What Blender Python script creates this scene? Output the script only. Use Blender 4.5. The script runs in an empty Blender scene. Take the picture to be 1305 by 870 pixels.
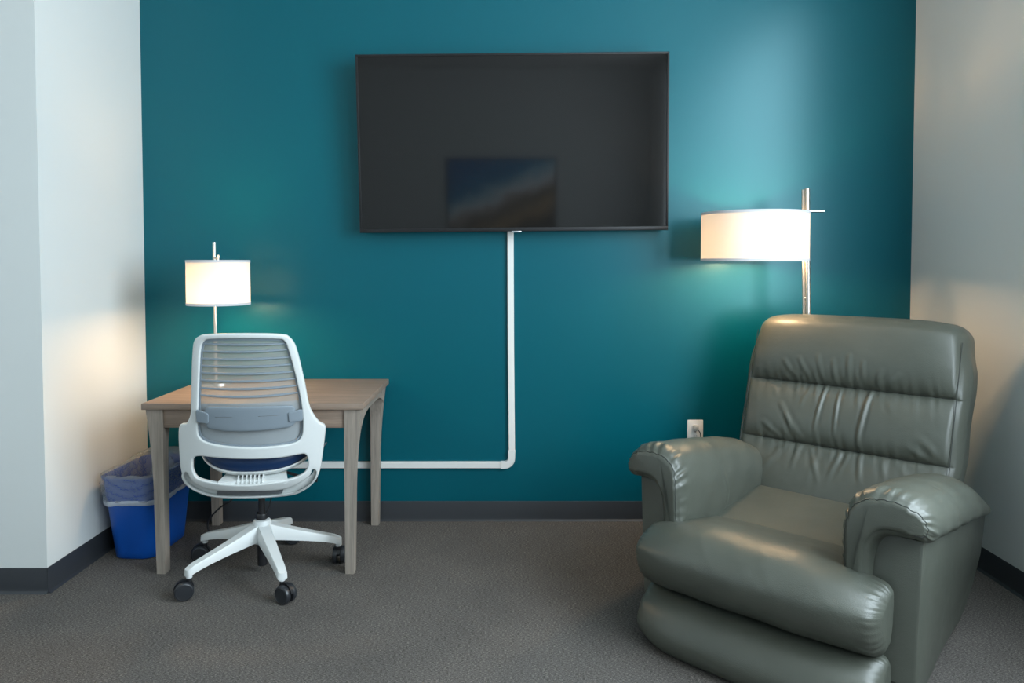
import bpy, bmesh, math, random
import numpy as np
from mathutils import Vector, Matrix

random.seed(7)
SC = bpy.context.scene
COL = SC.collection

# ------------------------------------------------------------------ camera
cam_d = bpy.data.cameras.new('camera')
cam = bpy.data.objects.new('camera', cam_d)
COL.objects.link(cam)
cam_d.sensor_width = 36.0
cam_d.lens = 930.0 / 1305.0 * 36.0
cam_d.shift_y = -(435.0 - 367.0) / 1305.0
cam_d.clip_start = 0.02
cam.location = (0, 0, 1.35)
cam.rotation_euler = (math.radians(90 - 2.08), 0, 0)
SC.camera = cam

# ------------------------------------------------------------------ light and exposure
SC.view_settings.view_transform = 'Standard'
SC.view_settings.look = 'None'
SC.view_settings.gamma = 1.0
SC.view_settings.use_curve_mapping = False
SC.view_settings.exposure = 0.32

world = bpy.data.worlds.new('sky')
world.use_nodes = True
SC.world = world
wb = world.node_tree.nodes['Background']
wb.inputs[0].default_value = (0.72, 0.86, 1.0, 1)
wb.inputs[1].default_value = 1.2


def area(name, loc, rot, sx, sy, col, e):
    d = bpy.data.lights.new(name, 'AREA')
    d.shape = 'RECTANGLE'
    d.size = sx
    d.size_y = sy
    d.color = col
    d.energy = e
    o = bpy.data.objects.new(name, d)
    COL.objects.link(o)
    o.location = loc
    o.rotation_euler = rot
    return o


# daylight through the two windows of the right-hand wall (beside and behind the camera)
area('daylight_near', (2.03, 1.35, 2.06), (0, math.radians(90), 0), 2.2, 1.8, (0.77, 0.91, 1.0), 130)
area('daylight_far', (2.03, -1.35, 2.06), (0, math.radians(90), 0), 2.2, 1.8, (0.77, 0.91, 1.0), 75)

# ------------------------------------------------------------------ materials
def mat(name, col, rough=0.5, spec=0.5, metal=0.0, **kw):
    m = bpy.data.materials.new(name)
    m.use_nodes = True
    b = m.node_tree.nodes['Principled BSDF']
    b.inputs['Base Color'].default_value = (*col, 1)
    b.inputs['Roughness'].default_value = rough
    b.inputs['Specular IOR Level'].default_value = spec
    b.inputs['Metallic'].default_value = metal
    for k, v in kw.items():
        b.inputs[k.replace('_', ' ')].default_value = v
    return m


def N(m, t, **kw):
    n = m.node_tree.nodes.new(t)
    for k, v in kw.items():
        if k in ('op', 'operation'):
            n.operation = v
        else:
            n.inputs[k].default_value = v
    return n


def L(m, a, b):
    m.node_tree.links.new(a, b)


def bsdf(m):
    return m.node_tree.nodes['Principled BSDF']


def coords(m, scale=(1, 1, 1), kind='Object'):
    tc = N(m, 'ShaderNodeTexCoord')
    mp = N(m, 'ShaderNodeMapping')
    mp.inputs['Scale'].default_value = scale
    L(m, tc.outputs[kind], mp.inputs[0])
    return mp.outputs[0]


def add_bump(m, height_out, strength, dist):
    b = N(m, 'ShaderNodeBump')
    b.inputs['Strength'].default_value = strength
    b.inputs['Distance'].default_value = dist
    L(m, height_out, b.inputs['Height'])
    L(m, b.outputs[0], bsdf(m).inputs['Normal'])
    return b


def noise(m, vec, scale, detail=3, rough=0.5):
    n = N(m, 'ShaderNodeTexNoise')
    n.inputs['Scale'].default_value = scale
    n.inputs['Detail'].default_value = detail
    n.inputs['Roughness'].default_value = rough
    L(m, vec, n.inputs['Vector'])
    return n.outputs[0]


def ramp(m, fac, stops):
    r = N(m, 'ShaderNodeValToRGB')
    while len(r.color_ramp.elements) < len(stops):
        r.color_ramp.elements.new(0.5)
    for e, (p, c) in zip(r.color_ramp.elements, stops):
        e.position = p
        e.color = (*c, 1)
    L(m, fac, r.inputs[0])
    return r.outputs[0]


def painted(name, col, rough, bump=0.25, spec=0.5):
    m = mat(name, col, rough, spec)
    v = coords(m)
    add_bump(m, noise(m, v, 260, 2), bump, 0.0006)
    return m


M = {}
M['teal'] = painted('teal_satin_paint', (0.0, 0.088, 0.118), 0.28, 0.30, 0.55)
bsdf(M['teal']).inputs['Specular Tint'].default_value = (0.55, 0.88, 0.93, 1)
M['white_wall'] = painted('off_white_paint', (0.645, 0.665, 0.650), 0.5, 0.3)
M['ceiling'] = painted('ceiling_white', (0.72, 0.71, 0.69), 0.8)
M['base'] = mat('charcoal_vinyl_baseboard', (0.030, 0.033, 0.038), 0.42)
M['raceway'] = mat('white_pvc', (0.74, 0.73, 0.70), 0.42)
M['plate'] = mat('white_plate_plastic', (0.80, 0.79, 0.76), 0.35)
M['slot'] = mat('dark_slot', (0.03, 0.03, 0.03), 0.6)
M['plug_grey'] = mat('pale_grey_plastic', (0.45, 0.45, 0.42), 0.45)
M['bezel'] = mat('black_bezel_plastic', (0.014, 0.014, 0.015), 0.45, 0.3)
M['screen'] = mat('dark_screen_glass', (0.009, 0.009, 0.009), 0.055, 0.42)
M['silver'] = mat('silver_trim', (0.75, 0.76, 0.78), 0.25, 0.5, 1.0)
M['nickel'] = mat('brushed_nickel', (0.62, 0.59, 0.55), 0.30, 0.5, 1.0)
M['chair_white'] = mat('white_chair_plastic', (0.66, 0.68, 0.67), 0.42)
M['chair_grey'] = mat('blue_grey_chair_plastic', (0.215, 0.255, 0.29), 0.5)
M['chair_dark'] = mat('mid_grey_chair_insert', (0.13, 0.14, 0.15), 0.5)
M['black'] = mat('black_plastic', (0.014, 0.014, 0.016), 0.38)
M['caster_grey'] = mat('charcoal_wheel_face', (0.022, 0.024, 0.028), 0.35)
M['cable'] = mat('black_cable', (0.012, 0.012, 0.014), 0.5)
M['navy'] = mat('navy_vinyl_seat', (0.004, 0.026, 0.085), 0.45, 0.35)
M['bin'] = mat('blue_bin_plastic', (0.0, 0.070, 0.36), 0.38)
M['frame_black'] = mat('picture_frame_black', (0.02, 0.02, 0.02), 0.4)
M['outside'] = mat('window_frame_grey', (0.25, 0.26, 0.27), 0.5)

# carpet: woven loop pile, dark warm grey flecked
m = M['carpet'] = mat('grey_loop_carpet', (0.1, 0.1, 0.1), 0.95, 0.15)
v = coords(m)
n1 = noise(m, v, 520, 2, 0.75)
vs = coords(m, (110, 420, 1))
n2 = noise(m, vs, 1.0, 3, 0.6)
n3 = noise(m, v, 3.0, 3, 0.5)
mx = N(m, 'ShaderNodeMath', op='ADD')
L(m, n1, mx.inputs[0]); L(m, n2, mx.inputs[1])
mh = N(m, 'ShaderNodeMath', op='MULTIPLY'); mh.inputs[1].default_value = 0.5
L(m, mx.outputs[0], mh.inputs[0])
c = ramp(m, mh.outputs[0], [(0.34, (0.018, 0.016, 0.015)), (0.5, (0.096, 0.088, 0.081)), (0.66, (0.36, 0.328, 0.30))])
mm = N(m, 'ShaderNodeMix'); mm.data_type = 'RGBA'; mm.blend_type = 'MULTIPLY'
mm.inputs[0].default_value = 1.0
c3 = ramp(m, n3, [(0.3, (0.88, 0.88, 0.88)), (0.7, (1.06, 1.05, 1.04))])
L(m, c, mm.inputs[6]); L(m, c3, mm.inputs[7])
L(m, mm.outputs[2], bsdf(m).inputs['Base Color'])
add_bump(m, mh.outputs[0], 0.7, 0.004)


def wood(name, axis, tint):
    m = mat(name, (0.3, 0.25, 0.2), 0.48, 0.4)
    sc = {'x': (2.2, 45, 45), 'y': (45, 2.2, 45), 'z': (45, 45, 2.2)}[axis]
    v = coords(m, sc)
    a = noise(m, v, 1.0, 5, 0.65)
    b = noise(m, coords(m, tuple(s * 5 for s in sc)), 1.0, 2, 0.5)
    ad = N(m, 'ShaderNodeMath', op='MULTIPLY_ADD'); ad.inputs[1].default_value = 0.35
    L(m, b, ad.inputs[0]); L(m, a, ad.inputs[2])
    col = ramp(m, ad.outputs[0], [(0.42, tuple(t * 0.66 for t in tint)), (0.66, tint), (0.9, tuple(min(1, t * 1.28) for t in tint))])
    L(m, col, bsdf(m).inputs['Base Color'])
    add_bump(m, a, 0.12, 0.001)
    return m


M['wood_x'] = wood('greywashed_wood_top', 'x', (0.235, 0.175, 0.135))
M['wood_z'] = wood('greywashed_wood_upright', 'z', (0.275, 0.235, 0.198))
M['wood_y'] = wood('greywashed_wood_side', 'y', (0.275, 0.235, 0.198))

# leather
m = M['leather'] = mat('grey_green_leather', (0.118, 0.132, 0.113), 0.36, 0.55)
v = coords(m)
vo = N(m, 'ShaderNodeTexVoronoi'); vo.inputs['Scale'].default_value = 420
L(m, v, vo.inputs['Vector'])
nn = noise(m, v, 9, 4, 0.6)
ad = N(m, 'ShaderNodeMath', op='MULTIPLY_ADD'); ad.inputs[1].default_value = 6.0
L(m, nn, ad.inputs[0]); L(m, vo.outputs[0], ad.inputs[2])
add_bump(m, ad.outputs[0], 0.32, 0.0009)
col = ramp(m, noise(m, v, 4, 3), [(0.3, (0.066, 0.072, 0.058)), (0.7, (0.082, 0.088, 0.071))])
L(m, col, bsdf(m).inputs['Base Color'])
r_ = N(m, 'ShaderNodeMapRange')
r_.inputs['To Min'].default_value = 0.30; r_.inputs['To Max'].default_value = 0.46
L(m, nn, r_.inputs['Value']); L(m, r_.outputs[0], bsdf(m).inputs['Roughness'])
M['leather_seam'] = mat('dark_leather_thread', (0.030, 0.034, 0.030), 0.6)


def sheer(name, col, transp, rough=0.6, translucent=0.0, gloss=0.0, fine=None):
    m = bpy.data.materials.new(name)
    m.use_nodes = True
    nt = m.node_tree
    for n in list(nt.nodes):
        nt.nodes.remove(n)
    out = nt.nodes.new('ShaderNodeOutputMaterial')
    d = nt.nodes.new('ShaderNodeBsdfPrincipled')
    d.inputs['Base Color'].default_value = (*col, 1)
    d.inputs['Roughness'].default_value = rough
    cur = d.outputs[0]
    if translucent:
        t = nt.nodes.new('ShaderNodeBsdfTranslucent')
        t.inputs[0].default_value = (*col, 1)
        mx = nt.nodes.new('ShaderNodeMixShader')
        mx.inputs[0].default_value = translucent
        nt.links.new(cur, mx.inputs[1]); nt.links.new(t.outputs[0], mx.inputs[2])
        cur = mx.outputs[0]
    if transp:
        t = nt.nodes.new('ShaderNodeBsdfTransparent')
        mx = nt.nodes.new('ShaderNodeMixShader')
        mx.inputs[0].default_value = transp
        nt.links.new(cur, mx.inputs[1]); nt.links.new(t.outputs[0], mx.inputs[2])
        cur = mx.outputs[0]
    nt.links.new(cur, out.inputs[0])
    return m


M['mesh'] = sheer('sheer_grey_chair_mesh', (0.46, 0.455, 0.43), 0.33, 0.6, 0.3)
M['mesh_low'] = sheer('dense_grey_chair_mesh', (0.34, 0.37, 0.385), 0.12)
M['liner'] = sheer('clear_bin_liner', (0.72, 0.76, 0.80), 0.66, 0.16, 0.25)
def crinkle(m, strength, dist):
    nt = m.node_tree
    b = next(n for n in nt.nodes if n.type == 'BSDF_PRINCIPLED')
    v = coords(m, (14, 14, 42))
    a = noise(m, v, 1.0, 4, 0.6)
    ab = N(m, 'ShaderNodeMath', op='PINGPONG'); ab.inputs[1].default_value = 0.09
    L(m, a, ab.inputs[0])
    bp = N(m, 'ShaderNodeBump'); bp.inputs['Strength'].default_value = strength; bp.inputs['Distance'].default_value = dist
    L(m, ab.outputs[0], bp.inputs['Height'])
    L(m, bp.outputs[0], b.inputs['Normal'])


crinkle(M['liner'], 1.0, 0.10)
M['hem'] = sheer('white_liner_hem', (0.72, 0.76, 0.80), 0.22, 0.3, 0.3)
M['shade'] = sheer('white_linen_shade', (0.72, 0.68, 0.63), 0.0, 0.8, 0.15)
M['shade_band'] = sheer('white_shade_trim', (0.62, 0.62, 0.64), 0.0, 0.8, 0.05)
M['pane'] = sheer('window_glass', (0.9, 0.95, 1.0), 0.93, 0.05)


def emis(name, col, s):
    m = bpy.data.materials.new(name)
    m.use_nodes = True
    b = bsdf(m)
    b.inputs['Base Color'].default_value = (*col, 1)
    b.inputs['Emission Color'].default_value = (*col, 1)
    b.inputs['Emission Strength'].default_value = s
    return m


M['bulb'] = emis('warm_lit_bulb', (1.0, 0.70, 0.40), 12)

# beach photograph hung on the wall behind the camera (seen mirrored in the screen)
m = M['beach'] = mat('beach_print', (0.2, 0.3, 0.4), 0.5)
tc = N(m, 'ShaderNodeTexCoord')
sx = N(m, 'ShaderNodeSeparateXYZ')
L(m, tc.outputs['Object'], sx.inputs[0])
nz = noise(m, tc.outputs['Object'], 3.2, 6, 0.65)
a1 = N(m, 'ShaderNodeMath', op='MULTIPLY_ADD'); a1.inputs[1].default_value = -0.42    # slope of the shoreline (mirrored later)
L(m, sx.outputs[0], a1.inputs[0]); L(m, sx.outputs[2], a1.inputs[2])
a2 = N(m, 'ShaderNodeMath', op='MULTIPLY_ADD'); a2.inputs[1].default_value = 0.42
L(m, nz, a2.inputs[0]); L(m, a1.outputs[0], a2.inputs[2])
mr = N(m, 'ShaderNodeMapRange')
mr.inputs['From Min'].default_value = -0.45; mr.inputs['From Max'].default_value = 0.85
L(m, a2.outputs[0], mr.inputs['Value'])
cc = ramp(m, mr.outputs[0], [(0.0, (0.10, 0.06, 0.03)), (0.18, (0.60, 0.38, 0.18)), (0.34, (0.24, 0.18, 0.12)), (0.44, (0.62, 0.50, 0.42)),
                             (0.50, (0.92, 0.95, 0.98)), (0.60, (0.38, 0.68, 0.82)), (0.70, (0.02, 0.30, 0.58)), (1.0, (0.01, 0.18, 0.48))])
L(m, cc, bsdf(m).inputs['Base Color'])


# ------------------------------------------------------------------ mesh helpers
def link(name, me, m=None, parent=None, smooth=True, kind=None):
    o = bpy.data.objects.new(name, me)
    COL.objects.link(o)
    if m is not None:
        me.materials.append(m if not isinstance(m, str) else M[m])
    if smooth:
        me.polygons.foreach_set('use_smooth', [True] * len(me.polygons))
    if parent is not None:
        o.parent = parent
    if kind:
        o['kind'] = kind
    return o


def from_bm(name, bm, m=None, parent=None, smooth=True, kind=None, sharp=None):
    bmesh.ops.recalc_face_normals(bm, faces=bm.faces[:])
    me = bpy.data.meshes.new(name)
    bm.to_mesh(me)
    bm.free()
    if sharp:
        me.set_sharp_from_angle(angle=math.radians(sharp))
    return link(name, me, m, parent, smooth, kind)


def add_box(bm, x0, x1, y0, y1, z0, z1, bevel=0.0, seg=2):
    r = bmesh.ops.create_cube(bm, size=1.0)
    for v in r['verts']:
        v.co = Vector(((x0 + x1) / 2 + v.co.x * (x1 - x0), (y0 + y1) / 2 + v.co.y * (y1 - y0), (z0 + z1) / 2 + v.co.z * (z1 - z0)))
    if bevel:
        es = list({e for v in r['verts'] for e in v.link_edges})
        bmesh.ops.bevel(bm, geom=es, offset=bevel, segments=seg, affect='EDGES', profile=0.5)


def box(name, x0, x1, y0, y1, z0, z1, m, parent=None, bevel=0.0, kind=None, seg=2):
    bm = bmesh.new()
    add_box(bm, x0, x1, y0, y1, z0, z1, bevel, seg)
    return from_bm(name, bm, m, parent, bool(bevel), kind, sharp=35 if bevel else None)


def add_loft(bm, rings, cap0=True, cap1=True, closed=True):
    vs = [[bm.verts.new(p) for p in r] for r in rings]
    n = len(vs[0])
    for a, b in zip(vs[:-1], vs[1:]):
        for i in range(n if closed else n - 1):
            j = (i + 1) % n
            bm.faces.new((a[i], a[j], b[j], b[i]))
    if cap0:
        bm.faces.new(vs[0][::-1])
    if cap1:
        bm.faces.new(vs[-1])
    return vs


def loft(name, rings, m, parent=None, cap0=True, cap1=True, closed=True, sharp=None, kind=None):
    bm = bmesh.new()
    add_loft(bm, rings, cap0, cap1, closed)
    return from_bm(name, bm, m, parent, True, kind, sharp)


def add_tube(bm, pts, r, n=10, cap=True):
    pts = [Vector(p) for p in pts]
    rings = []
    up = None
    for i, p in enumerate(pts):
        t = (pts[min(i + 1, len(pts) - 1)] - pts[max(i - 1, 0)]).normalized()
        if up is None:
            up = Vector((0, 0, 1)) if abs(t.z) < 0.9 else Vector((1, 0, 0))
        s = t.cross(up).normalized()
        up = s.cross(t).normalized()
        rr = r[i] if isinstance(r, (list, tuple)) else r
        rings.append([p + (s * math.cos(a) + up * math.sin(a)) * rr for a in [2 * math.pi * k / n for k in range(n)]])
    add_loft(bm, rings, cap, cap)


def tube(name, pts, r, m, parent=None, n=10, cap=True):
    bm = bmesh.new()
    add_tube(bm, pts, r, n, cap)
    return from_bm(name, bm, m, parent, True, sharp=50)


def catmull(P, k=6, closed=False):
    P = [np.array(p, float) for p in P]
    n = len(P)
    out = []
    rng = range(n if closed else n - 1)
    for i in rng:
        if closed:
            a, b, c, d = P[(i - 1) % n], P[i], P[(i + 1) % n], P[(i + 2) % n]
        else:
            a, b, c, d = P[max(i - 1, 0)], P[i], P[i + 1], P[min(i + 2, n - 1)]
        for j in range(k):
            t = j / k
            out.append(0.5 * ((2 * b) + (-a + c) * t + (2 * a - 5 * b + 4 * c - d) * t * t + (-a + 3 * b - 3 * c + d) * t ** 3))
    if not closed:
        out.append(P[-1])
    return out


def lathe(name, prof, m, parent=None, n=48, origin=(0, 0, 0), cap=True, axis='z', sharp=40):
    rings = []
    for r, z in prof:
        ring = []
        for k in range(n):
            a = 2 * math.pi * k / n
            p = Vector((r * math.cos(a), r * math.sin(a), z))
            if axis == 'x':
                p = Vector((z, r * math.cos(a), r * math.sin(a)))
            if axis == 'y':
                p = Vector((r * math.cos(a), z, r * math.sin(a)))
            ring.append(p + Vector(origin))
        rings.append(ring)
    bm = bmesh.new()
    add_loft(bm, rings, cap, cap)
    return from_bm(name, bm, m, parent, True, sharp=sharp)


def filled(name, loops, half, bevel, mapfn, m, parent, k=5, sharp=None):
    """flat outline with holes, given thickness and rounded edges, then laid on a curved surface"""
    cu = bpy.data.curves.new(name + '_outline', 'CURVE')
    cu.dimensions = '2D'
    cu.fill_mode = 'BOTH'
    cu.extrude = max(half - bevel, 0.0001)
    cu.bevel_depth = bevel
    cu.bevel_resolution = 3
    cu.offset = -bevel
    for lp in loops:
        pts = catmull(lp, k, True) if k > 1 else lp
        sp = cu.splines.new('POLY')
        sp.points.add(len(pts) - 1)
        for q, p in zip(sp.points, pts):
            q.co = (p[0], p[1], 0, 1)
        sp.use_cyclic_u = True
    t = bpy.data.objects.new('outline_source', cu)
    COL.objects.link(t)
    dg = bpy.context.evaluated_depsgraph_get()
    me = bpy.data.meshes.new_from_object(t.evaluated_get(dg))
    bpy.data.objects.remove(t)
    bpy.data.curves.remove(cu)
    me.name = name
    me.materials.clear()
    bm = bmesh.new()
    bm.from_mesh(me)
    bmesh.ops.remove_doubles(bm, verts=bm.verts[:], dist=0.0002)
    bmesh.ops.triangulate(bm, faces=bm.faces[:])
    for lim in (0.08, 0.04, 0.02):
        es = [e for e in bm.edges if e.calc_length() > lim]
        if es:
            bmesh.ops.subdivide_edges(bm, edges=es, cuts=1)
            bmesh.ops.triangulate(bm, faces=[f for f in bm.faces if len(f.verts) > 3])
    flat = [f for f in bm.faces if abs(f.normal.z) > 0.99]
    bmesh.ops.beautify_fill(bm, faces=flat, edges=[e for e in bm.edges if len(e.link_faces) == 2 and all(abs(f.normal.z) > 0.99 for f in e.link_faces)])
    for v in bm.verts:
        v.co = mapfn(v.co.x, v.co.y, v.co.z)
    bpy.data.meshes.remove(me)
    return from_bm(name, bm, m, parent, True, sharp=sharp or 40)


def empty(name, loc, rz, label, cat, group=None):
    o = bpy.data.objects.new(name, None)
    o.empty_display_size = 0.1
    COL.objects.link(o)
    o.location = loc
    o.rotation_euler = (0, 0, rz)
    o['label'] = label
    o['category'] = cat
    if group:
        o['group'] = group
    return o


def tag(o, label, cat, group=None):
    o['label'] = label
    o['category'] = cat
    if group:
        o['group'] = group
    return o


def n1d(seed, k=7, f0=1.0):
    r = np.random.RandomState(seed)
    fr = f0 * (1 + 2.2 * r.rand(k))
    ph = r.rand(k) * 6.283
    am = r.rand(k) + 0.4
    am /= am.sum()
    return lambda x: sum(a * np.sin(f * np.asarray(x) * 6.283 + p) for a, f, p in zip(am, fr, ph))


# ------------------------------------------------------------------ the room
D = 3.763      # accent wall
XL, XR = -1.895, 2.057
YC = 2.932     # front face of the wall return on the left
YB = -3.57     # wall behind the camera
XL2 = -2.9     # left wall of the room, beyond the return
ZC = 3.45
T = 0.12
box('floor', XL2 - T, XR + T, YB - T, D + T, -0.1, 0, 'carpet', kind='structure')
box('ceiling', XL2 - T, XR + T, YB - T, D + T, ZC, ZC + 0.1, 'ceiling', kind='structure')
box('wall_back', XL - 0.02, XR + T, D, D + T, 0, ZC, 'teal', kind='structure')
box('wall_left', XL2 - T, XL, YC, D + T, 0, ZC, 'white_wall', kind='structure')
box('wall_left_side', XL2 - T, XL2, YB - T, YC, 0, ZC, 'white_wall', kind='structure')
box('wall_front', XL2 - T, XR + T, YB - T, YB, 0, ZC, 'white_wall', kind='structure')
# right-hand wall with two window openings
WZ0, WZ1 = 0.92, 3.20
wins = [(0.40, 2.30), (-2.30, -0.40)]
bm = bmesh.new()
add_box(bm, XR, XR + T, YB - T, D, 0, WZ0)
add_box(bm, XR, XR + T, YB - T, D, WZ1, ZC)
ys_ = [YB - T, -2.30, -0.40, 0.40, 2.30, D]
for a, b in ((ys_[0], ys_[1]), (ys_[2], ys_[3]), (ys_[4], ys_[5])):
    add_box(bm, XR, XR + T, a, b, WZ0, WZ1)
from_bm('wall_right', bm, 'white_wall', smooth=False, kind='structure')
for k, (a, b) in enumerate(wins):
    bm = bmesh.new()
    f = 0.045
    add_box(bm, XR + 0.03, XR + 0.09, a, a + f, WZ0, WZ1)
    add_box(bm, XR + 0.03, XR + 0.09, b - f, b, WZ0, WZ1)
    add_box(bm, XR + 0.03, XR + 0.09, a, b, WZ0, WZ0 + f)
    add_box(bm, XR + 0.03, XR + 0.09, a, b, WZ1 - f, WZ1)
    add_box(bm, XR + 0.035, XR + 0.085, (a + b) / 2 - 0.02, (a + b) / 2 + 0.02, WZ0, WZ1)
    w = from_bm('window_%d' % (k + 1), bm, 'outside', smooth=False, kind='structure')
    for p, q in ((a + f, (a + b) / 2 - 0.02), ((a + b) / 2 + 0.02, b - f)):
        box('pane', XR + 0.058, XR + 0.064, p, q, WZ0 + f, WZ1 - f, 'pane', w)


def baseboard(name, p, q, nrm, z1=0.103):
    """cove base: vertical band with a small toe at the carpet"""
    p, q, n = Vector((*p, 0)), Vector((*q, 0)), Vector((*nrm, 0))
    prof = [(0, z1), (0.003, z1), (0.0045, z1 - 0.004), (0.005, 0.022), (0.008, 0.009), (0.015, 0.002), (0.016, 0), (0, 0)]
    rings = [[e + n * d + Vector((0, 0, z)) for d, z in prof] for e in (p, q)]
    return loft(name, rings, 'base', sharp=30, kind='structure')


baseboard('baseboard_back', (XL, D), (XR, D), (0, -1))
baseboard('baseboard_left', (XL, YC - 0.005), (XL, D), (1, 0))
baseboard('baseboard_left_return', (XL2, YC), (XL + 0.005, YC), (0, -1))
baseboard('baseboard_right', (XR, YB), (XR, D), (-1, 0))
baseboard('baseboard_front', (XL2, YB), (XR, YB), (0, 1))
baseboard('baseboard_left_side', (XL2, YB), (XL2, YC), (1, 0))
# beach picture on the wall behind the camera
t = empty('framed_picture', (-0.147, YB, 1.62), 0, 'framed beach photograph on the wall facing the television', 'picture')
bm = bmesh.new()
for a in ((-0.81, 0.81, 0.52, 0.54), (-0.81, 0.81, -0.54, -0.52), (-0.81, -0.79, -0.52, 0.52), (0.79, 0.81, -0.52, 0.52)):
    add_box(bm, a[0], a[1], 0.0, 0.03, a[2], a[3])
from_bm('frame', bm, 'frame_black', t, smooth=False)
box('print', -0.79, 0.79, 0.004, 0.022, -0.52, 0.52, 'beach', t)

# ------------------------------------------------------------------ television
TVW, TVH = 1.545, 0.874
tv = empty('television', (0.006, D - 0.105, 1.938), 0, 'large black flat television mounted on the teal wall', 'television')
tv.rotation_euler = (math.radians(2.85), math.radians(-0.55), 0)      # leans forward a little, right side slightly high
w2, h2, b = TVW / 2, TVH / 2, 0.011
bm = bmesh.new()
add_box(bm, -w2, w2, -0.014, 0.030, h2 - b, h2, 0.002)
add_box(bm, -w2, -w2 + b, -0.014, 0.030, -h2, h2, 0.002)
add_box(bm, w2 - b, w2, -0.014, 0.030, -h2, h2, 0.002)
add_box(bm, -w2, w2, -0.016, 0.030, -h2, -h2 + 0.020, 0.003)
from_bm('bezel', bm, 'bezel', tv, sharp=30)
box('screen', -w2 + 0.008, w2 - 0.008, -0.0095, 0.004, -h2 + 0.014, h2 - 0.008, 'screen', tv)
bm = bmesh.new()
add_box(bm, -w2 + 0.004, w2 - 0.004, 0.024, 0.040, -h2 + 0.003, h2 - 0.003, 0.004)
add_box(bm, -0.5, 0.5, 0.038, 0.066, -h2 + 0.06, 0.15, 0.008)
from_bm('back_cover', bm, 'black', tv, sharp=30)
box('badge', -0.012, 0.036, -0.019, -0.006, -h2 - 0.005, -h2 + 0.003, 'silver', tv, 0.0015)
bm = bmesh.new()
add_box(bm, -0.25, 0.25, 0.060, 0.080, 0.0, 0.12)
from_bm('wall_bracket', bm, 'black', tv, smooth=False)

# ------------------------------------------------------------------ cable raceway
rc = empty('cable_raceway', (0, D - 0.0005, 0), 0, 'white surface cable raceway running down from the television and along the wall', 'cable cover')


def channel(name, pts, width, depth, parent, m='raceway'):
    """flat cover strip along pts in the plane of the wall (x, z)"""
    P = [np.array(p, float) for p in pts]
    rings = []
    for i, p in enumerate(P):
        t = P[min(i + 1, len(P) - 1)] - P[max(i - 1, 0)]
        t /= np.linalg.norm(t)
        s = np.array([t[1], -t[0]])
        h = width / 2
        prof = [(-h, 0), (-h, -depth * .8), (-h * .86, -depth), (h * .86, -depth), (h, -depth * .8), (h, 0)]
        rings.append([Vector((p[0] + s[0] * a, d, p[1] + s[1] * a)) for a, d in prof])
    return loft(name, rings, m, parent, sharp=30)


channel('vertical_cover', [(-0.0085, 1.60), (-0.006, 0.9), (-0.001, 0.36)], 0.033, 0.020, rc)
channel('horizontal_cover', [(-1.18, 0.296), (-0.6, 0.296), (-0.05, 0.296)], 0.033, 0.020, rc)
arc = [(-0.058, 0.296), (-0.04, 0.296)] + [(-0.040 + 0.037 * math.sin(a), 0.333 - 0.037 * math.cos(a)) for a in [math.pi / 2 * k / 12 for k in range(1, 13)]] + [(-0.002, 0.372)]
channel('elbow_cover', arc, 0.038, 0.024, rc)
box('junction_box', -1.30, -1.18, -0.045, 0, 0.23, 0.35, 'raceway', rc, 0.004)

# ------------------------------------------------------------------ wall outlet
ol = empty('wall_outlet', (0.951, D, 0.466), 0, 'white duplex outlet plate on the teal wall behind the recliner arm', 'outlet')
box('cover_plate', -0.041, 0.041, -0.006, 0, -0.064, 0.064, 'plate', ol, 0.003)
for s in (0.027, -0.021):
    bm = bmesh.new()
    out = []
    for k in range(24):
        a = 2 * math.pi * k / 24
        out.append((0.0175 * max(-1, min(1, 1.15 * math.cos(a))), 0.0145 * math.sin(a)))
    rings = [[Vector((x * q, y, s + z * q)) for x, z in out] for q, y in ((1, -0.005), (1, -0.0085), (0.94, -0.0095))]
    rcp = loft('receptacle', rings, 'plate', ol, sharp=30)
    for q, h in ((-0.0065, 0.0045), (0.0065, 0.0036)):
        box('slot', q - 0.0011, q + 0.0011, -0.0100, -0.0092, s - h + 0.002, s + h + 0.002, 'slot', rcp)
    lathe('ground_hole', [(0.0024, -0.0100), (0.0024, -0.0092)], 'slot', rcp, 12, (0, 0, s - 0.0075), axis='y')
lathe('screw', [(0.0, -0.0078), (0.003, -0.0072), (0.003, -0.005)], 'silver', ol, 12, (0, 0, 0.003), cap=False, axis='y')

# ------------------------------------------------------------------ desk
dk = empty('desk', (-1.11, 3.44, 0), 0, 'small greywashed wooden desk against the teal wall', 'desk')
DX, DF, DBk = 0.474, 3.094 - 3.44, 3.752 - 3.44
bm = bmesh.new()
add_box(bm, -DX, DX, DF, DBk, 0.717, 0.745, 0.003)
from_bm('desktop', bm, 'wood_x', dk, sharp=30)


def desk_leg(sx, sy):
    rings = []
    yo = DF + 0.015 if sy < 0 else DBk - 0.015
    for i in range(31):
        z = 0.717 * i / 30
        g = max(0, (z - 0.30) / 0.417)
        g2 = max(0, (z - 0.47) / 0.247)
        xi = sx * (DX - 0.085)
        xo = sx * (DX - 0.085 + 0.037 + 0.006 * min(1, z / .3) + 0.030 * g ** 2.0)
        yi = yo - sy * (0.046 + 0.085 * g2 ** 3.2)
        rings.append([Vector((xi, yo, z)), Vector((xo, yo, z)), Vector((xo, yi, z)), Vector((xi, yi, z))])
    return loft('leg', rings, 'wood_z', dk, sharp=25)


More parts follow.
